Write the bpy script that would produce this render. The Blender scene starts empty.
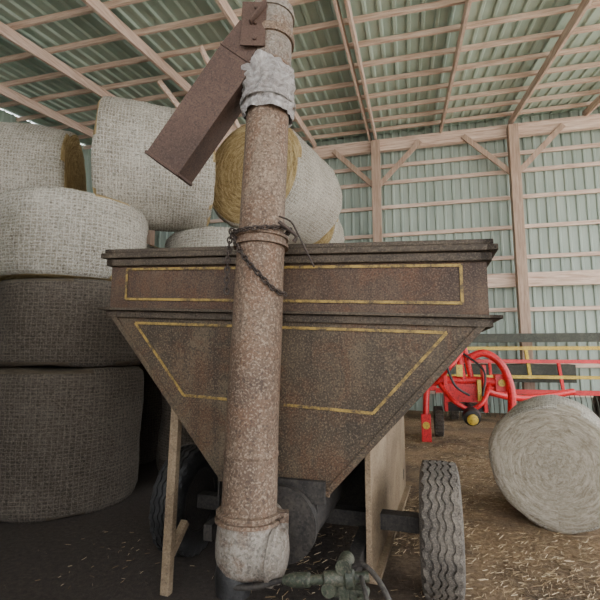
import bpy, bmesh, math, random
from mathutils import Vector, Matrix, noise as mnoise
random.seed(7)
S=bpy.context.scene
COL=S.collection

# ---------------------------------------------------------------- materials
def mat(name):
    m=bpy.data.materials.new(name); m.use_nodes=True
    nt=m.node_tree; b=nt.nodes['Principled BSDF']
    return m,nt,b
def N(nt,t,**k):
    n=nt.nodes.new(t)
    for a,v in k.items(): setattr(n,a,v)
    return n
def coords(nt,scale=(1,1,1),src='Object'):
    tc=N(nt,'ShaderNodeTexCoord'); mp=N(nt,'ShaderNodeMapping')
    mp.inputs['Scale'].default_value=scale
    nt.links.new(tc.outputs[src],mp.inputs['Vector']); return mp.outputs['Vector']
def ramp(nt,fac,stops):
    r=N(nt,'ShaderNodeValToRGB'); e=r.color_ramp.elements
    while len(e)<len(stops): e.new(0.5)
    for i,(p,c) in enumerate(stops):
        e[i].position=p; e[i].color=(*c,1) if len(c)==3 else c
    nt.links.new(fac,r.inputs[0]); return r.outputs[0]
def noise(nt,vec,scale,detail=6,rough=.6,dist=0):
    n=N(nt,'ShaderNodeTexNoise'); n.inputs['Scale'].default_value=scale
    n.inputs['Detail'].default_value=detail; n.inputs['Roughness'].default_value=rough
    n.inputs['Distortion'].default_value=dist
    nt.links.new(vec,n.inputs['Vector']); return n.outputs['Fac']
def mix(nt,fac,a,b,mode='MIX'):
    m=N(nt,'ShaderNodeMix',data_type='RGBA',blend_type=mode)
    for s,v in ((0,fac),(6,a),(7,b)):
        if hasattr(v,'is_output'): nt.links.new(v,m.inputs[s])
        elif isinstance(v,(int,float)): m.inputs[s].default_value=v
        else: m.inputs[s].default_value=(*v,1)
    return m.outputs[2]
def bump(nt,b,h,strength=.4,dist=.01):
    n=N(nt,'ShaderNodeBump'); n.inputs['Strength'].default_value=strength; n.inputs['Distance'].default_value=dist
    nt.links.new(h,n.inputs['Height']); nt.links.new(n.outputs[0],b.inputs['Normal'])
def speckled(name,dark,mid,light,speck,big=2.5,fine=110,rough=.75,metal=.0,speckamt=.6,bs=.4,patch=None,streak=.5,pits=.6):
    m,nt,b=mat(name); v=coords(nt)
    n1=noise(nt,v,big,9,.68,.5)
    c=ramp(nt,n1,[(.34,dark),(.5,mid),(.66,light)])
    if patch:
        pf=ramp(nt,noise(nt,v,big*2.1,9,.72,.8),[(.47,(0,0,0)),(.60,(.9,)*3)]); c=mix(nt,pf,c,patch)
        vs=coords(nt,(9,9,.7)); sf=ramp(nt,noise(nt,vs,1.6,6,.7),[(.48,(0,0,0)),(.68,(streak,)*3)]); c=mix(nt,sf,c,tuple(x*.6 for x in dark))
    n2=noise(nt,v,fine,2,.6)
    f=ramp(nt,n2,[(.5,(0,0,0)),(.64,(speckamt,)*3)])
    c=mix(nt,f,c,speck)
    n3=noise(nt,v,fine*.8,2,.6)
    f3=ramp(nt,n3,[(.36,(pits,)*3),(.48,(0,0,0))])
    c=mix(nt,f3,c,tuple(x*.4 for x in dark))
    nt.links.new(c,b.inputs['Base Color']); b.inputs['Roughness'].default_value=rough; b.inputs['Metallic'].default_value=metal
    bump(nt,b,n2,bs,.003); return m
M={}
M['hopper']=speckled('dusty_rusty_brown_steel',(.022,.015,.008),(.050,.034,.019),(.100,.072,.043),(.17,.125,.08),1.5,105,patch=(.068,.031,.013),speckamt=.55,pits=.65,streak=.6)
M['hopper_box']=speckled('rusty_brown_steel',(.028,.014,.008),(.055,.031,.018),(.095,.060,.036),(.15,.105,.07),1.7,110,speckamt=.5,patch=(.078,.034,.015),pits=.6)
M['tube']=speckled('rusty_auger_tube',(.070,.042,.027),(.128,.083,.054),(.195,.142,.10),(.30,.235,.175),2.0,85,patch=(.120,.063,.035),streak=.5,speckamt=.55,pits=.6)
M['rim']=speckled('weathered_rim',(.022,.014,.008),(.045,.031,.019),(.085,.062,.040),(.14,.11,.075),3,100)
M['spout']=speckled('rusty_spout_steel',(.034,.017,.011),(.062,.032,.021),(.088,.050,.034),(.12,.076,.054),2,110,speckamt=.35,pits=.5)
M['grey']=speckled('dusty_galvanised',(.10,.08,.062),(.18,.155,.128),(.26,.235,.20),(.34,.31,.265),3,80,patch=(.12,.075,.048),speckamt=.4,pits=.5)
M['plate']=speckled('dusty_plate',(.11,.073,.042),(.20,.143,.086),(.28,.21,.135),(.34,.265,.185),1.8,90,speckamt=.4,pits=.4)
M['darkmetal']=speckled('dark_metal',(.012,.01,.009),(.024,.020,.017),(.045,.038,.031),(.08,.066,.053),5,60,speckamt=.3)
M['chain']=speckled('rusty_chain',(.014,.009,.007),(.03,.019,.014),(.055,.035,.026),(.08,.06,.045),20,200)
M['rubber']=speckled('dusty_rubber',(.05,.043,.036),(.10,.086,.07),(.16,.137,.11),(.22,.185,.15),5,120,rough=.9)
M['red']=speckled('red_paint',(.46,.008,.012),(.66,.012,.018),(.75,.02,.028),(.5,.05,.05),4,50,rough=.4,speckamt=.15,bs=.1)
M['yellow']=speckled('yellow_paint',(.42,.28,.03),(.62,.43,.05),(.7,.52,.1),(.4,.3,.1),4,50,rough=.5,speckamt=.3,bs=.1)
M['green']=speckled('olive_paint',(.016,.02,.012),(.034,.042,.026),(.07,.072,.048),(.13,.11,.08),9,80,rough=.6,speckamt=.5)
M['black']=speckled('black_plastic',(.01,.01,.01),(.02,.02,.02),(.04,.04,.04),(.06,.05,.05),8,80,rough=.5,speckamt=.2)

m,nt,b=mat('worn_yellow_stripe'); v=coords(nt)
f=ramp(nt,noise(nt,v,11,9,.85),[(.42,(0,0,0)),(.56,(.8,)*3)])
c=mix(nt,f,(.055,.036,.019),(.38,.25,.055)); nt.links.new(c,b.inputs['Base Color']); b.inputs['Roughness'].default_value=.7
M['stripe']=m
def wood(name,a,b_,c_,sc):
    m,nt,b=mat(name); v=coords(nt,sc)
    n=noise(nt,v,3,7,.65,.4); c=ramp(nt,n,[(.3,a),(.52,b_),(.72,c_)])
    nt.links.new(c,b.inputs['Base Color']); b.inputs['Roughness'].default_value=.8; bump(nt,b,n,.3,.01); return m
M['woodx']=wood('barn_timber_x',(.40,.26,.19),(.64,.48,.385),(.8,.67,.57),(.6,8,8))
M['woody']=wood('barn_timber_y',(.40,.26,.19),(.62,.46,.37),(.78,.64,.54),(8,.6,8))
M['woodz']=wood('barn_timber_z',(.26,.17,.12),(.42,.3,.225),(.54,.41,.32),(8,8,.6))
def sheet(name,a,b_,sc):
    m,nt,b=mat(name); v=coords(nt,sc)
    n=noise(nt,v,1.2,5,.6); c=ramp(nt,n,[(.3,a),(.7,b_)])
    nt.links.new(c,b.inputs['Base Color']); b.inputs['Roughness'].default_value=.55; return m
M['roof']=sheet('green_roof_sheet',(.33,.44,.375),(.48,.61,.53),(3,.4,1))
M['wall']=sheet('green_wall_sheet',(.27,.335,.285),(.40,.47,.41),(3,1,.4))
def bale_mat(name,a,b_,c_):
    m,nt,b=mat(name); v=coords(nt,(5,5,75)); n=noise(nt,v,1.6,7,.75,.6)
    c=ramp(nt,n,[(.3,a),(.5,b_),(.7,c_)])
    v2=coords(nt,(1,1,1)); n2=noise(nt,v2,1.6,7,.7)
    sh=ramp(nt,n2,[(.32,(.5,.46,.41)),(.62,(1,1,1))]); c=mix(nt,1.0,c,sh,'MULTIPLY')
    n3=noise(nt,v2,70,3,.8); f=ramp(nt,n3,[(.5,(0,0,0)),(.62,(.6,)*3)]); c=mix(nt,f,c,tuple(min(1,x*1.2) for x in c_))
    n4=noise(nt,v2,38,4,.8); f=ramp(nt,n4,[(.36,(.8,)*3),(.5,(0,0,0))]); c=mix(nt,f,c,tuple(x*.5 for x in a))
    sp=N(nt,'ShaderNodeSeparateXYZ'); nt.links.new(v2,sp.inputs[0])
    at=N(nt,'ShaderNodeMath',operation='ARCTAN2'); nt.links.new(sp.outputs[0],at.inputs[0]); nt.links.new(sp.outputs[1],at.inputs[1])
    def lines(src,k,th):
        a1=N(nt,'ShaderNodeMath',operation='MULTIPLY'); a1.inputs[1].default_value=k; nt.links.new(src,a1.inputs[0])
        a2=N(nt,'ShaderNodeMath',operation='SINE'); nt.links.new(a1.outputs[0],a2.inputs[0])
        a3=N(nt,'ShaderNodeMath',operation='GREATER_THAN'); a3.inputs[1].default_value=th; nt.links.new(a2.outputs[0],a3.inputs[0]); return a3.outputs[0]
    l1=lines(at.outputs[0],100,.86); l2=lines(sp.outputs[2],190,.8)
    mx=N(nt,'ShaderNodeMath',operation='MAXIMUM'); nt.links.new(l1,mx.inputs[0]); nt.links.new(l2,mx.inputs[1])
    ml=N(nt,'ShaderNodeMath',operation='MULTIPLY'); ml.inputs[1].default_value=.28; nt.links.new(mx.outputs[0],ml.inputs[0])
    c=mix(nt,ml.outputs[0],c,tuple(min(.9,x*1.3) for x in c_))
    nt.links.new(c,b.inputs['Base Color']); b.inputs['Roughness'].default_value=.9
    mm=N(nt,'ShaderNodeMath',operation='ADD'); nt.links.new(n,mm.inputs[0]); nt.links.new(n3,mm.inputs[1])
    bump(nt,b,mm.outputs[0],.9,.03); return m
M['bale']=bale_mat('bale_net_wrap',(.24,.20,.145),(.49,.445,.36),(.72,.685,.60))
M['bale_shaded']=bale_mat('bale_net_wrap_shaded',(.045,.034,.025),(.11,.088,.066),(.21,.175,.14))  # darker copy of the net wrap: shade on low bales put into the colour
def bale_end(name,a,b_,c_):
    m,nt,b=mat(name); v=coords(nt)
    sp=N(nt,'ShaderNodeSeparateXYZ'); nt.links.new(v,sp.inputs[0])
    cb=N(nt,'ShaderNodeCombineXYZ'); nt.links.new(sp.outputs[0],cb.inputs[0]); nt.links.new(sp.outputs[1],cb.inputs[1])
    ln=N(nt,'ShaderNodeVectorMath',operation='LENGTH'); nt.links.new(cb.outputs[0],ln.inputs[0])
    at=N(nt,'ShaderNodeMath',operation='ARCTAN2'); nt.links.new(sp.outputs[0],at.inputs[0]); nt.links.new(sp.outputs[1],at.inputs[1])
    c2=N(nt,'ShaderNodeCombineXYZ')
    m1=N(nt,'ShaderNodeMath',operation='MULTIPLY'); m1.inputs[1].default_value=38; nt.links.new(ln.outputs['Value'],m1.inputs[0])
    m2=N(nt,'ShaderNodeMath',operation='MULTIPLY'); m2.inputs[1].default_value=3.2; nt.links.new(at.outputs[0],m2.inputs[0])
    nt.links.new(m1.outputs[0],c2.inputs[0]); nt.links.new(m2.outputs[0],c2.inputs[1])
    n=noise(nt,c2.outputs[0],.9,8,.8,.8)
    c=ramp(nt,n,[(.34,a),(.5,b_),(.66,c_)])
    n3=noise(nt,v,60,4,.8); f=ramp(nt,n3,[(.5,(0,0,0)),(.66,(.5,)*3)]); c=mix(nt,f,c,c_)
    nt.links.new(c,b.inputs['Base Color']); b.inputs['Roughness'].default_value=.9; bump(nt,b,n,1,.05); return m
M['bale_end']=bale_end('bale_straw_end',(.12,.07,.022),(.40,.28,.115),(.72,.58,.32))
M['bale_end_shaded']=bale_end('bale_straw_end_shaded',(.05,.035,.02),(.11,.08,.05),(.19,.15,.1))  # darker copy of the straw end, shade painted in
M['bale_end_pale']=bale_end('bale_straw_end_pale',(.24,.19,.12),(.46,.40,.30),(.70,.64,.53))
m,nt,b=mat('dirt_and_chaff'); v=coords(nt)
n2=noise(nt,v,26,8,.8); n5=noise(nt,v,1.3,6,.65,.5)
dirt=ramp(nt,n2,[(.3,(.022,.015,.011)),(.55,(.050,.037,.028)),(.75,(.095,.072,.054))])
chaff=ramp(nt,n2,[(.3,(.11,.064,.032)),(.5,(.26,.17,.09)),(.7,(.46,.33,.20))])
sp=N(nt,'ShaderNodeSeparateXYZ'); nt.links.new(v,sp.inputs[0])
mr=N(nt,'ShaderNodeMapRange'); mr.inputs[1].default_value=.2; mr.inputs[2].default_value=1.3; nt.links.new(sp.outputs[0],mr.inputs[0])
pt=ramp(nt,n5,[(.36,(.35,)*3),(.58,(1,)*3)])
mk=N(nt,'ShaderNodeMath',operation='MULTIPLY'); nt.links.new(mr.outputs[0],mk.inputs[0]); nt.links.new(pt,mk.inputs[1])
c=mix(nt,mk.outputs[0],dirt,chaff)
nt.links.new(c,b.inputs['Base Color']); b.inputs['Roughness'].default_value=.95
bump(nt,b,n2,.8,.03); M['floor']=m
m,nt,b=mat('pale_bounce_ground'); v=coords(nt); n2=noise(nt,v,18,8,.8)
c=ramp(nt,n2,[(.3,(.42,.39,.35)),(.7,(.68,.65,.60))]); nt.links.new(c,b.inputs['Base Color']); b.inputs['Roughness'].default_value=.95; bump(nt,b,n2,.6,.03); M['bounce_ground']=m  # made pale so the unseen yard bounces light inside
m,nt,b=mat('loose_straw'); g=N(nt,'ShaderNodeNewGeometry')
c=ramp(nt,g.outputs['Random Per Island'],[(0,(.14,.08,.04)),(.5,(.36,.25,.13)),(1,(.64,.51,.33))]); nt.links.new(c,b.inputs['Base Color']); b.inputs['Roughness'].default_value=.8
M['straw']=m
m,nt,b=mat('old_plastic_wrap'); v=coords(nt); n=noise(nt,v,14,8,.75,2.0)
c=ramp(nt,n,[(.32,(.14,.12,.11)),(.48,(.33,.30,.28)),(.62,(.5,.48,.46)),(.7,(.76,.75,.74))]); nt.links.new(c,b.inputs['Base Color'])
b.inputs['Roughness'].default_value=.3; bump(nt,b,n,1,.03); M['wrap']=m

# ---------------------------------------------------------------- mesh helpers
def obj(name,verts,faces,mt,parent=None,smooth=False):
    me=bpy.data.meshes.new(name); me.from_pydata([tuple(v) for v in verts],[],faces); me.update()
    bm=bmesh.new(); bm.from_mesh(me); bmesh.ops.recalc_face_normals(bm,faces=bm.faces); bm.to_mesh(me); bm.free()
    o=bpy.data.objects.new(name,me); COL.objects.link(o)
    for x in (mt if isinstance(mt,list) else [mt]): me.materials.append(x)
    if smooth:
        for p in me.polygons: p.use_smooth=True
    if parent: o.parent=parent
    return o
def empty(name,loc=(0,0,0),rotz=0,parent=None):
    e=bpy.data.objects.new(name,None); COL.objects.link(e); e.location=loc; e.rotation_euler=(0,0,rotz)
    e.empty_display_size=.1
    if parent: e.parent=parent
    return e
class Mesh:
    def __init__(s): s.v=[]; s.f=[]
    def add(s,v,f):
        o=len(s.v); s.v+= [Vector(x) for x in v]; s.f+=[tuple(i+o for i in q) for q in f]
    def box(s,x0,x1,y0,y1,z0,z1,fn=None):
        v=[Vector((x,y,z)) for z in (z0,z1) for x,y in ((x0,y0),(x1,y0),(x1,y1),(x0,y1))]
        if fn: v=[Vector(fn(p)) for p in v]
        s.add(v,[(0,1,2,3),(4,5,6,7),(0,1,5,4),(1,2,6,5),(2,3,7,6),(3,0,4,7)])
    def beam(s,a,b,w,h,up=(0,0,1)):
        a=Vector(a);b=Vector(b);d=(b-a).normalized();up=Vector(up)
        if abs(d.dot(up))>.97: up=Vector((0,1,0))
        r=d.cross(up).normalized();u=r.cross(d)
        v=[]
        for p in (a,b):
            for sx,sy in ((-1,-1),(1,-1),(1,1),(-1,1)): v.append(p+r*sx*w/2+u*sy*h/2)
        s.add(v,[(0,1,2,3),(4,5,6,7),(0,1,5,4),(1,2,6,5),(2,3,7,6),(3,0,4,7)])
    def lathe(s,prof,a=(0,0,0),b=(0,0,1),n=32,caps=True,fn=None):
        a=Vector(a); d=(Vector(b)-a).normalized()
        q=Vector((0,0,1)).rotation_difference(d)
        v=[];f=[]
        for (z,r) in prof:
            for i in range(n):
                t=2*math.pi*i/n; p=Vector((r*math.cos(t),r*math.sin(t),z))
                if fn: p=fn(p,i)
                v.append(a+q@p)
        for j in range(len(prof)-1):
            for i in range(n): f.append((j*n+i,j*n+(i+1)%n,(j+1)*n+(i+1)%n,(j+1)*n+i))
        if caps:
            f.append(tuple(range(n))); k=(len(prof)-1)*n; f.append(tuple(k+i for i in range(n)))
        s.add(v,f)
    def cyl(s,a,b,r,n=20,r2=None):
        L=(Vector(b)-Vector(a)).length; s.lathe([(0,r),(L,r if r2 is None else r2)],a,b,n)
    def tube(s,pts,r,n=10,res=8):
        P=[Vector(p) for p in pts]
        Q=[]
        for i in range(len(P)-1):
            p0=P[max(i-1,0)];p1=P[i];p2=P[i+1];p3=P[min(i+2,len(P)-1)]
            for k in range(res):
                t=k/res; Q.append(.5*((2*p1)+(-p0+p2)*t+(2*p0-5*p1+4*p2-p3)*t*t+(-p0+3*p1-3*p2+p3)*t**3))
        Q.append(P[-1]); v=[];f=[]
        nrm=None
        for i,p in enumerate(Q):
            d=(Q[min(i+1,len(Q)-1)]-Q[max(i-1,0)]).normalized()
            if nrm is None:
                nrm=d.cross(Vector((0,0,1)))
                if nrm.length<.1: nrm=d.cross(Vector((1,0,0)))
            nrm=(nrm-d*nrm.dot(d)).normalized(); bi=d.cross(nrm)
            for k in range(n):
                t=2*math.pi*k/n; v.append(p+(nrm*math.cos(t)+bi*math.sin(t))*r)
        for j in range(len(Q)-1):
            for i in range(n): f.append((j*n+i,j*n+(i+1)%n,(j+1)*n+(i+1)%n,(j+1)*n+i))
        f.append(tuple(range(n))); k=(len(Q)-1)*n; f.append(tuple(k+i for i in range(n)))
        s.add(v,f)
    def link(s,c,d,nr,L=.030,W=.018,r=.0036):
        d=Vector(d).normalized(); nr=Vector(nr); nr=(nr-d*nr.dot(d)).normalized(); bi=d.cross(nr); c=Vector(c)
        v=[];f=[];n=14;k=6
        for i in range(n):
            t=2*math.pi*i/n; cx=math.cos(t)*L/2*1.05;cy=math.sin(t)*W/2
            ce=c+d*cx+nr*cy; ra=(d*math.cos(t)+nr*math.sin(t)).normalized()
            for j in range(k):
                a=2*math.pi*j/k; v.append(ce+ra*r*math.cos(a)+bi*r*math.sin(a))
        for i in range(n):
            for j in range(k): f.append((i*k+j,i*k+(j+1)%k,((i+1)%n)*k+(j+1)%k,((i+1)%n)*k+j))
        s.add(v,f)
    def chain(s,pts,pitch=.026,**kw):
        P=[Vector(p) for p in pts]; Q=[]
        for i in range(len(P)-1):
            for t in range(40): Q.append(P[i].lerp(P[i+1],t/40))
        Q.append(P[-1]); last=Q[0];k=0
        for i in range(1,len(Q)):
            if (Q[i]-last).length>=pitch:
                d=Q[i]-last; h=Vector((.3,-1,.2)) if k%2 else d.cross(Vector((.3,-1,.2)))
                s.link((Q[i]+last)/2,d,h,**kw); last=Q[i]; k+=1
    def make(s,name,mt,parent=None,smooth=False,bevel=0,autosm=False):
        o=obj(name,s.v,s.f,mt,parent,smooth)
        if bevel:
            m=o.modifiers.new('bevel','BEVEL'); m.width=bevel; m.segments=2; m.limit_method='ANGLE'
        if autosm:
            for p in o.data.polygons: p.use_smooth=True
            bm=bmesh.new(); bm.from_mesh(o.data)
            for e in bm.edges:
                if len(e.link_faces)==2 and e.calc_face_angle()>math.radians(35): e.smooth=False
            bm.to_mesh(o.data); bm.free()
        return o

# ---------------------------------------------------------------- building
YAW=math.radians(-14)
def rotated(o): o.rotation_euler=(0,0,YAW); return o
def grid(x0,x1,y0,y1,n):
    vs=[];fs=[]
    for j in range(n+1):
        for i in range(n+1): vs.append((x0+(x1-x0)*i/n,y0+(y1-y0)*j/n,0))
    for j in range(n):
        for i in range(n): fs.append((j*(n+1)+i,j*(n+1)+i+1,(j+1)*(n+1)+i+1,(j+1)*(n+1)+i))
    return vs,fs
v,f=grid(-9.2,9.2,-3.4,12.4,40)
cy_,sy_=math.cos(YAW),math.sin(YAW)
v=[(x*cy_-y*sy_,x*sy_+y*cy_,0) for x,y,z in v]
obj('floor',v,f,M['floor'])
v,f=grid(-30,30,-30,30,20)
obj('unseen_bounce_ground',[(x,y,-.02) for x,y,z in v],f,M['bounce_ground'])  # unseen ground added to bounce sunlight up onto the roof
def roofz(y): return 7.78+.15*(y-12)
X0,X1=-9,9; YF=-3; YB=12
def corr(x0,x1,fn,pitch=.23,h=.035):
    pr=[];x=x0
    while x<x1:
        pr+= [(x,0),(x+pitch*.62,0),(x+pitch*.72,h),(x+pitch*.9,h)]; x+=pitch
    v=[];f=[]
    for (x,d) in pr: v+=list(fn(x,d))
    for i in range(len(pr)-1): f.append((2*i,2*i+2,2*i+3,2*i+1))
    return v,f
v,f=corr(X0,X1,lambda x,d:((x,YF,roofz(YF)-d+.02),(x,YB+.3,roofz(YB+.3)-d+.02)))
rotated(obj('ceiling',v,f,M['roof']))
v,f=corr(X0,X1,lambda x,d:((x,YB+.1-d,0),(x,YB+.1-d,roofz(YB)+.05)))
rotated(obj('wall_back',v,f,M['wall']))
v,f=corr(YF,YB,lambda y,d:((X0+d,y,0),(X0+d,y,roofz(y))))
rotated(obj('wall_left',v,f,M['wall']))
v,f=corr(X0,-.6,lambda x,d:((x,YF+d,0),(x,YF+d,2.9)))
rotated(obj('added_shade_wall',v,f,M['wall']))  # unseen half-height wall behind camera, added to darken the lower left
fm=empty('roof_framing',(0,0,0),YAW)
mp_=Mesh(); y=YF+.1
while y<YB-.1:
    mp_.box(X0,X1,y-.025,y+.025,roofz(y)-.12,roofz(y)-.03); y+=.72
mp_.make('purlins',M['woodx'],fm)
mr_=Mesh(); RX=[1.02+1.75*k for k in range(-5,5)]
for x in RX:
    mr_.beam((x,YF,roofz(YF)-.22),(x,YB-.1,roofz(YB-.1)-.22),.05,.19)
    if abs(x+.73)<.1: mr_.beam((x-.16,YF,roofz(YF)-.22),(x-.16,YB-.1,roofz(YB-.1)-.22),.04,.19)
mr_.make('rafters',M['woody'],fm)
mb=Mesh(); mb.box(X0,X1,YB-.28,YB-.14,7.12,7.46); mb.box(X0,X1,YB-.3,YB-.22,3.15,3.5)
for z in (6.75,6.26,5.55,4.75,3.95,2.6,1.9,1.2,.5): mb.box(X0,X1,YB-.06,YB+.0,z-.05,z+.05)
mb.make('header_and_girts',M['woodx'],fm,bevel=.005)
mpst=Mesh()
for x in (-7.73,-4.23,-.73,2.77,6.27): 
    mpst.box(x-.12,x+.12,YB-.5,YB-.26,0,7.35)
    for s in (-1,1):
        mpst.beam((x+s*.05,YB-.38,6.05),(x+s*1.2,YB-.33,7.25),.05,.14)
mpst.make('posts_and_braces',M['woodz'],fm,bevel=.01)
mw=Mesh()
for (a,b) in (((-5.6,9.3,7.1),(-3.9,7.2,4.6)),((-4.2,9.6,7.1),(-5.2,8.4,4.9)),((-3.3,6.2,6.7),(-3.0,8.3,5.4)),((-4.6,7.0,6.8),(-3.6,9.2,5.2))):
    mw.beam(a,b,.04,.12)
mw.make('roof_braces',M['woody'],fm)

# ---------------------------------------------------------------- bales
def bale(loc,R=.76,H=1.5,axis='Z',rz=0,shaded=False,seed=0,endm=None):  # flag picks the wrap and end copies with painted-in shade
    e=[(0,.0),( .0,R*.25),(.005,R*.5),(.0,R*.75),(.01,R*.93),(.05,R*.985),(.12,R)]
    prof=[(z,max(r,.002)) for z,r in e]
    k=14
    prof+=[(.12+(H-.24)*i/k,R) for i in range(1,k)]
    prof+=[(H-z,r) for z,r in reversed(e)]; prof[-1]=(H,.002)
    n=72;me=Mesh()
    def fn(p,i):
        q=Vector((p.x,p.y,p.z))
        d=mnoise.noise(q*2.2+Vector((seed*7.1,0,0)))*.04+mnoise.noise(q*9+Vector((seed,3,0)))*.014
        rr=math.hypot(p.x,p.y)
        if rr>.01 and .04<p.z<H-.04: q.x+=p.x/rr*d; q.y+=p.y/rr*d
        elif p.z<=.04: q.z+=d*.6
        else: q.z-=d*.6
        q.z-=H/2
        return q
    me.lathe([(z,r) for z,r in prof],n=n,fn=fn,caps=False)
    o=obj('round_hay_bale',me.v,me.f,[M['bale_shaded' if shaded else 'bale'],endm or M['bale_end_shaded' if shaded else 'bale_end']],smooth=True)
    for p in o.data.polygons:
        if abs(p.normal.z)>.75: p.material_index=1
    if axis=='Z': o.rotation_euler=(0,0,rz)
    else: o.rotation_euler=(math.pi/2,0,-rz)
    o.location=loc; return o
for i,(x,y) in enumerate([(-2.51,4.75),(-4.15,4.9)]):
    bale((x,y,.68),H=1.36,seed=i,shaded=True,rz=i)
    bale((x+.03,y+.02,1.80),H=.86,seed=i+5,shaded=True,rz=i,R=.75)
    bale((x-.02,y,2.67),H=.87,seed=i+10,rz=i*2,R=.775)
for i,(x,y) in enumerate([(-1.08,5.95),(-.0,7.5),(-2.75,6.5),(-1.5,7.75)]):
    bale((x,y,.75),seed=i+15,shaded=True,rz=i)
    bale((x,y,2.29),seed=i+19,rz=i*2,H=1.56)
for i,(x,y) in enumerate([(-3.7,2.75),(-4.1,1.0),(-3.6,-.9)]):  # out-of-view bales added left of camera to keep light off the lower left
    bale((x,y,.75),seed=i+30,shaded=True); bale((x,y,2.26),seed=i+35,shaded=True)
bale((-1.80,5.22,3.80),R=.75,H=1.32,axis='Y',rz=math.radians(72),seed=21)
bale((-.32,5.92,3.80),R=.73,H=1.4,axis='Y',rz=math.radians(27),seed=22)
bale((.05,8.2,3.80),R=.75,H=1.4,axis='Y',rz=math.radians(10),seed=23)
bale((-3.8,5.6,3.80),R=.74,H=1.45,axis='Y',rz=math.radians(74),seed=24)
bale((2.42,4.25,.53),R=.53,H=1.0,axis='Y',rz=math.radians(31),seed=25,endm=M['bale_end_pale'])

# ---------------------------------------------------------------- wagon
W=empty('grain_wagon',(-.157,2.61,0),math.radians(-17))
sh=lambda p:(p[0],p[1],p[2]-.047*p[0])
L=2.15
lo=[(-1.175,1.715),(-.32,.74),(.32,.74),(1.175,1.715)]
def plate_grid(m,prof_fn,z0,z1,y,nx=40,nz=20,amp=.006,sd=0):
    v=[];f=[]
    for j in range(nz+1):
        z=z0+(z1-z0)*j/nz; h=prof_fn(z)
        for i in range(nx+1):
            x=-h+2*h*i/nx
            e=min(i,nx-i,j,nz-j)/4; e=min(1,e)
            v.append(sh((x,y+amp*e*mnoise.noise(Vector((x*2.2,z*2.2,sd))),z)))
    for j in range(nz):
        for i in range(nx): f.append((j*(nx+1)+i,j*(nx+1)+i+1,(j+1)*(nx+1)+i+1,(j+1)*(nx+1)+i))
    m.add(v,f)
hm=Mesh(); hf=lambda z:.32+(z-.74)/.975*.855
plate_grid(hm,hf,.74,1.715,0,amp=.010); plate_grid(hm,hf,.74,1.715,L,sd=3)
v=[];
for y in (0,L):
    for (x,z) in lo: v.append(sh((x,y,z)))
hm.add(v,[(0,1,5,4),(1,2,6,5),(2,3,7,6)])
o=hm.make('v_hopper',M['hopper'],W,autosm=True)
bx=Mesh(); plate_grid(bx,lambda z:1.2,1.72,2.1,0,nz=8,sd=8,amp=.008); plate_grid(bx,lambda z:1.2,1.72,2.1,L,nz=8,sd=9)
v=[]
for y in (0,L):
    for (x,z) in [(-1.2,2.1),(-1.2,1.72),(1.2,1.72),(1.2,2.1)]: v.append(sh((x,y,z)))
bx.add(v,[(0,1,5,4),(2,3,7,6)])
bx.make('hopper_top_box',M['hopper_box'],W,autosm=True)
def ring(m,hx,o,z0,z1,t=.06):
    m.box(-hx,hx,-o,-o+t,z0,z1,sh); m.box(-hx,hx,L+o-t,L+o,z0,z1,sh)
    m.box(-hx,-hx+t,-o,L+o,z0,z1,sh); m.box(hx-t,hx,-o,L+o,z0,z1,sh)
r=Mesh(); ring(r,1.255,.055,2.09,2.125); ring(r,1.225,.03,2.04,2.088); ring(r,1.235,.04,2.127,2.155)
r.make('top_rim',M['rim'],W,bevel=.006)
r=Mesh(); ring(r,1.26,.05,1.735,1.752); ring(r,1.215,.02,1.69,1.733,.02)
r.make('seam_flange',M['rim'],W,bevel=.003)
bt=Mesh()
for i in range(16):
    x=-1.13+i*2.26/15
    bt.cyl(sh((x,-.018,1.712)),sh((x,-.028,1.712)),.008,8)
for s in (-1,1):
    for i in range(9):
        t=i/8; x=s*(1.12-.81*t*.98); z=1.66-.9*t
        bt.cyl(sh((x-s*.01,0,z)),sh((x-s*.01,-.010,z)),.007,8)
bt.make('bolts',M['rim'],W)
st=Mesh()
def strip(a,b,w=.018):
    A_=Vector((a[0],-.0075,a[1]));B_=Vector((b[0],-.0075,b[1]))
    st.beam(sh(A_),sh(B_),w,.003,up=(0,1,0))
for a,b in (((-1.07,2.02),(1.07,2.02)),((-1.07,1.815),(1.07,1.815)),((-1.07,2.02),(-1.07,1.815)),((1.07,2.02),(1.07,1.815)),
            ((-.985,1.655),(.985,1.655)),((-.985,1.655),(-.6,1.21)),((.985,1.655),(.585,1.2)),((.585,1.2),(-.6,1.21))):
    strip(a,b,.016)
st.make('yellow_pinstripes',M['stripe'],W)
ed=Mesh()
for s in (-1,1):
    ed.beam(sh((s*1.165,-.006,1.7)),sh((s*.32,-.006,.745)),.012,.035,up=(s*.7,0,-.7))
ed.beam(sh((-.34,-.01,.745)),sh((.34,-.01,.745)),.03,.03)
ed.make('edge_angles',M['hopper'],W,bevel=.002)
tr=Mesh(); tr.lathe([(0,.17),(.0,.2),(.04,.2),(.05,.185),(1.9,.185)],(.09,-.12,.58),(.09,1.8,.58),36); 
tr.box(-.13,.27,-.02,1.8,.58,.74)
tr.box(-.19,.32,-.05,-.02,.68,.80)
tr.make('auger_trough',M['darkmetal'],W,autosm=True)
pl=Mesh()
pl.beam((.52,.26,.59),(.60,2.15,.59),.012,.80); pl.box(.495,.53,.245,.262,.19,.99); pl.beam((.53,.25,.185),(.61,2.15,.185),.08,.03)
pl.make('support_plate_right',M['plate'],W,bevel=.003)
pl=Mesh(); pl.box(-.506,-.494,.3,1.9,.2,.9); pl.box(-.72,.5,1.4,1.42,.15,.72)
pl.make('support_plate_left',M['darkmetal'],W)
lg=Mesh(); lg.beam((-.745,.10,0),(-.71,.10,1.17),.06,.05)
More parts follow.
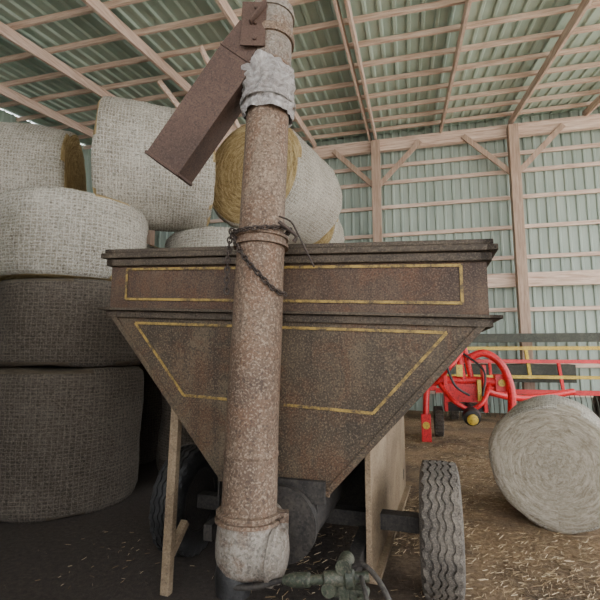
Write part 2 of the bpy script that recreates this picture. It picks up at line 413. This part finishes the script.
lg.beam((-.745,.10,.2),(-.745,.3,.36),.05,.05)
lg.make('support_leg',M['plate'],W,bevel=.004)
ax=Mesh(); ax.box(-.82,.82,.58,.68,.35,.45); ax.box(-.6,.6,1.95,2.03,.3,.4); ax.box(-.55,-.49,.2,2.0,.3,.4)
for z in (.90,.80,.67): ax.box(.1,.51,1.2,1.24,z,z+.025)
ax.box(.40,.48,-.75,.6,.27,.36)
ax.make('axle_and_frame',M['darkmetal'],W,bevel=.004)
def wheel(name,parent,loc,R=.39,Wd=.24,treadmat=M['rubber']):
    e=empty(name,loc,0,parent)
    h=Wd/2
    prof=[(-h*.75,R*.58),(-h*.95,R*.68),(-h,R*.8),(-h*.93,R*.92),(-h*.8,R*.975)]
    pr2=[]
    def rr(x): return R*(1-.02*x*x)
    for x0,x1 in ((-.8,-.54),(-.44,-.18),(-.10,.10),(.18,.44),(.54,.8)):
        pr2+=[(x0*h,rr(x0)-.014),(x0*h+.001,rr(x0)),(x1*h-.001,rr(x1)),(x1*h,rr(x1)-.014)]
    prof=prof+pr2+[(-z,r) for z,r in reversed(prof[:5])]
    n=96;m=Mesh()
    def fn(p,i):
        rad=math.hypot(p.x,p.y)
        if rad>R*.955:
            p.z+=(.007 if (i//2)%2 else -.007)
            if abs(p.z)>h*.52 and i%4==0:
                k=(rad-.012)/rad; p.x*=k;p.y*=k
        return p
    m.lathe(prof,(0,0,0),(1,0,0),n,caps=False,fn=fn)
    m.make('tire',treadmat,e,autosm=True)
    m=Mesh()
    m.lathe([(-h*.7,R*.6),(-h*.75,R*.56),(-h*.3,R*.5),(-h*.2,R*.25),(-h*.45,R*.2),(-h*.5,.02)],(0,0,0),(1,0,0),32)
    m.lathe([(h*.5,.02),(h*.45,R*.2),(h*.2,R*.25),(h*.3,R*.5),(h*.75,R*.56),(h*.7,R*.6)],(0,0,0),(1,0,0),32)
    m.make('rim_disc',M['darkmetal'],e,autosm=True)
    return e
wheel('wheel_right',W,(.92,.60,.40),R=.40,Wd=.245); wheel('wheel_left',W,(-.92,.66,.39),treadmat=M['black'])  # left tire in black: its shade under the wagon is put into the colour
hy=Mesh()
hy.lathe([(0,.02),(.01,.032),(.09,.032),(.1,.045),(.13,.045),(.14,.022),(.2,.022)],(.42,-.50,.53),(.62,-.46,.55),20)
hy.box(.49,.535,-.5,-.43,.34,.58); hy.cyl((.512,-.51,.59),(.512,-.42,.59),.034,16)
hy.box(.44,.60,-.49,-.44,.46,.50)
hy.cyl((.45,-.53,.5),(.45,-.42,.5),.03,14); hy.cyl((.59,-.52,.47),(.59,-.42,.47),.022,14)
hy.make('drawbar_coupler',M['green'],W,autosm=True)
hs=Mesh()
hs.tube([(.54,-.47,.58),(.60,-.5,.61),(.68,-.56,.57),(.74,-.62,.47),(.77,-.7,.3)],.011)
hs.tube([(.58,-.47,.55),(.60,-.53,.55),(.63,-.60,.48),(.64,-.66,.3)],.010)
hs.tube([(.40,-.5,.53),(.25,-.49,.50),(.1,-.5,.45),(-.05,-.5,.43)],.012)
hs.make('hydraulic_hoses',M['darkmetal'],W,smooth=True)
cl=Mesh(); cl.lathe([(0,.018),(.05,.03),(.12,.03),(.13,.02),(.2,.02)],(.24,-.5,.5),(.44,-.5,.53),16)
cl.make('cylinder_end',M['green'],W,autosm=True)

# ---------------------------------------------------------------- auger
p0=Vector((-.256,2.25,.685)); p1=Vector((-.168,2.38,3.49)); d=(p1-p0).normalized()
A=empty('grain_auger',p0); A.rotation_mode='QUATERNION'; A.rotation_quaternion=Vector((0,0,1)).rotation_difference(d)
def dent(p,i):
    a=mnoise.noise(Vector((p.x*3,p.y*3,p.z*1.5)))*.006; r_=math.hypot(p.x,p.y)
    p.x+=p.x/r_*a; p.y+=p.y/r_*a; return p
tb=Mesh()
prof=[(0,.138)]+[(i*.06,.138-.0004*i) for i in range(1,23)]+[(1.40,.129)]
tb.lathe(prof,n=48,fn=dent)
prof=[(1.40,.122)]+[(1.44+i*.06,.122) for i in range(0,18)]+[(2.5,.122)]
tb.lathe(prof,n=48,fn=dent)
tb.lathe([(.30,.134),(.31,.139),(.325,.139),(.335,.134)],n=48)
tb.make('auger_tube',M['tube'],A,autosm=True)
cr=Mesh()
cr.lathe([(1.385,.129),(1.385,.15),(1.40,.15),(1.402,.136),(1.43,.136),(1.432,.148),(1.447,.148),(1.447,.122)],n=48,caps=False)
cr.lathe([(.0,.133),(.0,.162),(.016,.162),(.018,.144),(.03,.144),(.032,.158),(.045,.158),(.05,.133)],n=48,caps=False)
cr.lathe([(2.63,.122),(2.63,.138),(2.66,.142),(2.68,.138),(2.68,.122)],n=48,caps=False)
cr.box(.13,.2,-.03,.03,.0,.045); cr.cyl((.175,-.05,.02),(.175,.05,.02),.012,10)
cr.make('clamp_rings',M['tube'],A,autosm=True)
hd=Mesh(); hd.lathe([(2.48,.122),(2.49,.126),(2.64,.126),(2.68,.130),(2.80,.126),(2.80,.136),(2.83,.136),(2.86,.128),(2.89,.09),(2.895,.03)],n=48,fn=dent)
hd.cyl((0,0,2.89),(0,0,2.94),.03,12)
hd.make('auger_head',M['grey'],A,autosm=True)
bo=Mesh()
bo.lathe([(-.24,.08),(-.235,.11),(-.21,.138),(-.16,.153),(-.10,.156),(-.03,.152),(0,.148),(.02,.14)],n=48,fn=dent)
bo.lathe([(0,.06),(.02,.11),(.06,.135),(.16,.14),(.42,.15)],(.02,-.06,-.12),(.09,.5,-.09),36)
bo.lathe([(0,.05),(.012,.09),(.02,.115),(.045,.12),(.055,.135),(.075,.135),(.08,.12),(.2,.12)],(.20,-.06,-.14),(-.2,.02,-.12),32)
bo.make('auger_boot',M['grey'],A,autosm=True)
bk=Mesh(); bk.lathe([(0,.09),(.07,.095),(.10,.09),(.15,.08),(.15,.065),(.05,.06)],(-.045,-.02,-.17),(-.06,-.05,-.5),24)
bk.make('boot_outlet',M['black'],A,autosm=True)
wr=Mesh()
def crum(p,i):
    q=Vector((p.x*14,p.y*14,p.z*11)); a=abs(mnoise.noise(q))*.05+mnoise.noise(q*2.3)*.016; r_=math.hypot(p.x,p.y)
    p.x+=p.x/r_*a; p.y+=p.y/r_*a; p.z+=mnoise.noise(q*.5+Vector((5,5,5)))*.03; return p
wr.lathe([(2.16,.127)]+[(2.18+i*.0125,.132+(.006 if i%3 else -.004)) for i in range(22)]+[(2.46,.125)],n=90,fn=crum,caps=False)
wr.lathe([(2.225,.156),(2.23,.162),(2.24,.162),(2.245,.156)],n=40,caps=False)
wr.make('plastic_wrap',M['wrap'],A,smooth=True)
inv=(Matrix.LocRotScale(A.location,A.rotation_quaternion,None)).inverted()
sp=Mesh()
a=inv@Vector((-.27,2.36,3.30)); b=inv@Vector((-.785,2.49,2.60))
dd=(b-a).normalized(); r_=dd.cross(Vector((0,-1,0))).normalized(); u_=r_.cross(dd)
def sect(p,w,h): return [p+r_*sx*w/2+u_*sy*h/2 for sx,sy in ((-1,-1),(1,-1),(1,1),(-1,1))]
secs=[sect(a-dd*.04,.20,.2),sect(a+dd*.12,.225,.20),sect(b,.225,.20)]
v=[p for s_ in secs for p in s_]; f=[(0,1,2,3)]
for k in range(2):
    for i in range(4): f.append((k*4+i,k*4+(i+1)%4,k*4+4+(i+1)%4,k*4+4+i))
o=obj('discharge_spout',v,f,M['spout'],A); md=o.modifiers.new('t','SOLIDIFY'); md.thickness=.006; md.offset=1
lp=Mesh()
s1=sect(b,.238,.214)
for i in range(4): lp.beam(s1[i],s1[(i+1)%4],.018,.018)
s2=sect(a+dd*.13,.237,.212)
for i in range(4): lp.beam(s2[i],s2[(i+1)%4],.010,.010)
lp.box(-.16,-.02,-.135,-.125,2.52,2.80); lp.beam(Vector((-.02,-.13,2.78)),a-dd*.02+Vector((-.02,-.1,.02)),.01,.12,up=(0,1,0))
for z in (2.56,2.66,2.76): lp.cyl((-.08,-.135,z),(-.08,-.148,z),.011,8)
lp.make('spout_flange_and_bracket',M['spout'],A,bevel=.002)
CH=empty('chain',A.location); CH.rotation_mode='QUATERNION'; CH.rotation_quaternion=A.rotation_quaternion
c=Mesh()
pts=[(.158*math.cos(t),.158*math.sin(t),1.475+.03*math.sin(t*1+.6)) for t in [math.radians(200+x*12) for x in range(0,29)]]
KW=dict(L=.036,W=.024,r=.0048)
c.chain(pts,**KW)
c.chain([(-.155,-.03,1.48),(-.135,-.08,1.40),(-.095,-.12,1.33),(-.04,-.143,1.26),(.02,-.145,1.20),(.07,-.13,1.15),(.115,-.09,1.125),(.15,-.02,1.13)],**KW)
c.chain([(-.16,-.03,1.48),(-.168,-.04,1.40),(-.172,-.04,1.26),(-.168,-.03,1.12)],**KW)
c.make('chain_links',M['chain'],CH,smooth=True)
c=Mesh(); c.tube([(.10,-.14,1.52),(.16,-.12,1.50),(.20,-.1,1.44),(.29,-.08,1.27)],.005); c.tube([(.10,-.14,1.49),(.14,-.14,1.46),(.19,-.1,1.43),(.18,-.09,1.40)],.010)
c.make('chain_hook_rod',M['chain'],CH,smooth=True)

# ---------------------------------------------------------------- red implement
I=empty('hay_tedder',(2.86,7.7,0),math.radians(-14))
t=Mesh()
t.tube([(-.66,0,.98),(-.3,0,1.02),(.3,0,1.02),(.62,0,.98)],.08)
t.tube([(0,-.02,1.0),(-.05,-.05,1.4),(0,-.05,1.76)],.06)
t.tube([(.14,0,1.0),(.07,-.02,1.4),(0,-.05,1.76)],.05)
t.tube([(.1,-.1,1.42),(.35,-.15,1.5),(.6,-.18,1.3),(.72,-.2,.9),(.70,-.2,.45),(.66,-.2,.12)],.065)
t.tube([(-.6,0,1.0),(-.64,-.15,.75),(-.66,-.2,.4),(-.66,-.2,.1)],.055)
t.box(-.74,-.58,-.27,-.13,.0,.46); t.box(.56,.78,-.27,-.13,.0,.42)
t.box(-.28,.28,-.06,.1,.66,.98); t.box(-.7,-.5,-.1,.1,.85,1.14); t.box(.5,.7,-.1,.1,.85,1.14)
t.box(-.34,-.28,-.12,.12,.5,1.3); t.box(.30,.36,-.12,.12,.5,1.3)
t.tube([(-.55,-.1,.95),(-.25,-.3,1.25),(-.02,-.1,1.5)],.035)
t.tube([(-.4,-.1,.95),(-.2,-.35,.7),(.05,-.35,.55)],.04)
t.tube([(.4,-.1,.95),(.25,-.35,.7),(.05,-.35,.55)],.04)
t.tube([(.15,.1,.9),(1.0,.5,.7),(2.0,.9,.8)],.06); t.tube([(-.15,.1,.9),(.3,1.2,.6)],.06)
t.make('headstock_frame',M['red'],I,autosm=True,bevel=.008)
t=Mesh(); t.lathe([(0,.07),(.02,.13),(.12,.15),(.3,.1),(.31,.05),(.6,.05)],(.05,-.55,.45),(.05,.1,.62),24)
t.make('pto_guard',M['black'],I,autosm=True)
t=Mesh(); t.lathe([(0,.03),(.02,.085),(.06,.085),(.1,.03)],(.05,-.62,.43),(.05,.1,.62),20); t.box(-.12,-.02,-.14,-.1,1.1,1.3)
t.cyl((-.66,-.31,.28),(-.66,-.1,.28),.06,12); t.cyl((.68,-.31,.24),(.68,-.1,.24),.06,12); t.box(.2,.26,-.2,-.1,.7,1.05)
t.cyl((-.6,-.14,1.0),(-.6,.1,1.0),.06,12); t.cyl((.6,-.14,1.0),(.6,.1,1.0),.06,12)
t.make('yellow_fittings',M['yellow'],I,autosm=True)
t=Mesh(); t.tube([(-.02,-.08,1.7),(-.3,-.3,1.5),(-.2,-.4,1.0),(.05,-.3,.8)],.02); t.tube([(0,-.1,1.5),(.3,-.3,1.2),(.25,-.35,.8)],.018)
t.box(-.3,.4,-.02,.3,.5,.62)
t.make('hoses',M['black'],I,smooth=False)
wheel('transport_wheel',I,(-.42,.35,.27),R=.27,Wd=.16)
J=empty('hay_rake',(4.9,9.9,0),math.radians(-14))
t=Mesh(); t.box(-1.9,2.2,-.05,.05,1.57,1.65); t.box(-1.9,2.2,-.3,-.22,.95,1.02); 
for x in (-1.6,.2,1.9): t.beam((x,-.26,.95),(x,0,1.6),.07,.07)
t.make('upper_beam',M['yellow'],J,bevel=.006)
t=Mesh(); t.box(-2.0,2.3,-.2,-.1,1.28,1.36); t.box(-1.8,2.2,-.4,-.32,.62,.72)
for x in (-1.8,-.6,.8,2.1): t.beam((x,-.36,.66),(x,-.14,1.33),.06,.06)
t.make('tine_bar',M['red'],J,bevel=.006)
t=Mesh()
for i in range(40):
    x=-1.8+i*.1; t.tube([(x,-.36,.62),(x,-.46,.4),(x+.02,-.4,.12)],.008,n=5,res=3)
t.box(-1.9,2.2,.1,.2,1.75,1.95); t.box(-1.2,1.2,.05,.5,.85,1.25)
t.make('tines',M['green'],J)
wheel('rake_wheel',J,(-1.4,-.1,.33),R=.33,Wd=.18); wheel('rake_wheel',J,(1.6,-.1,.33),R=.33,Wd=.18)

# ---------------------------------------------------------------- straw litter
V=[];F=[]
def straw(x,y,z,l,w,tz):
    a=random.uniform(0,math.pi); dx,dy=math.cos(a)*l/2,math.sin(a)*l/2; nx,ny=-math.sin(a)*w,math.cos(a)*w
    z1=z+random.uniform(0,tz);z2=z+random.uniform(0,tz);k=len(V)
    V.extend([(x-dx,y-dy,z1),(x+dx,y+dy,z2),(x+dx+nx,y+dy+ny,z2+.002),(x-dx+nx,y-dy+ny,z1+.002)]); F.append((k,k+1,k+2,k+3))
for i in range(42000):
    y=2.0+8.5*random.random()**1.6; x=random.uniform(-.2,.75*y+.6)
    if x<.7 and random.random()<.85: continue
    if .242*x+.97*y>11.3: continue
    if mnoise.noise(Vector((x*1.1,y*1.1,2)))<random.uniform(-.5,.25): continue
    straw(x,y,.003,random.uniform(.015,.06)*(1+.08*y),random.uniform(.001,.0022)*(1+.10*y),.010)
for i in range(400):
    straw(random.uniform(-2,1.2),random.uniform(1.2,3.9),.003,random.uniform(.02,.05),.0012,.005)
obj('loose_straw_litter',V,F,M['straw'])

# ---------------------------------------------------------------- light
w=bpy.data.worlds.new('sky'); S.world=w; w.use_nodes=True
bg=w.node_tree.nodes['Background']; bg.inputs[0].default_value=(.94,.96,1,1); bg.inputs[1].default_value=5.6
sun=bpy.data.lights.new('sun','SUN'); sun.energy=13; sun.angle=math.radians(3); sun.color=(1,.96,.88)
so=bpy.data.objects.new('sun',sun); COL.objects.link(so); so.rotation_euler=Vector((-.32,.5,-.95)).to_track_quat('-Z','Y').to_euler()

# ---------------------------------------------------------------- camera
cd=bpy.data.cameras.new('camera'); cd.lens=26; cd.sensor_width=36; cd.clip_start=.05
co=bpy.data.objects.new('camera',cd); COL.objects.link(co); co.location=(0,0,1.5); co.rotation_euler=(math.radians(97),0,0)
S.camera=co
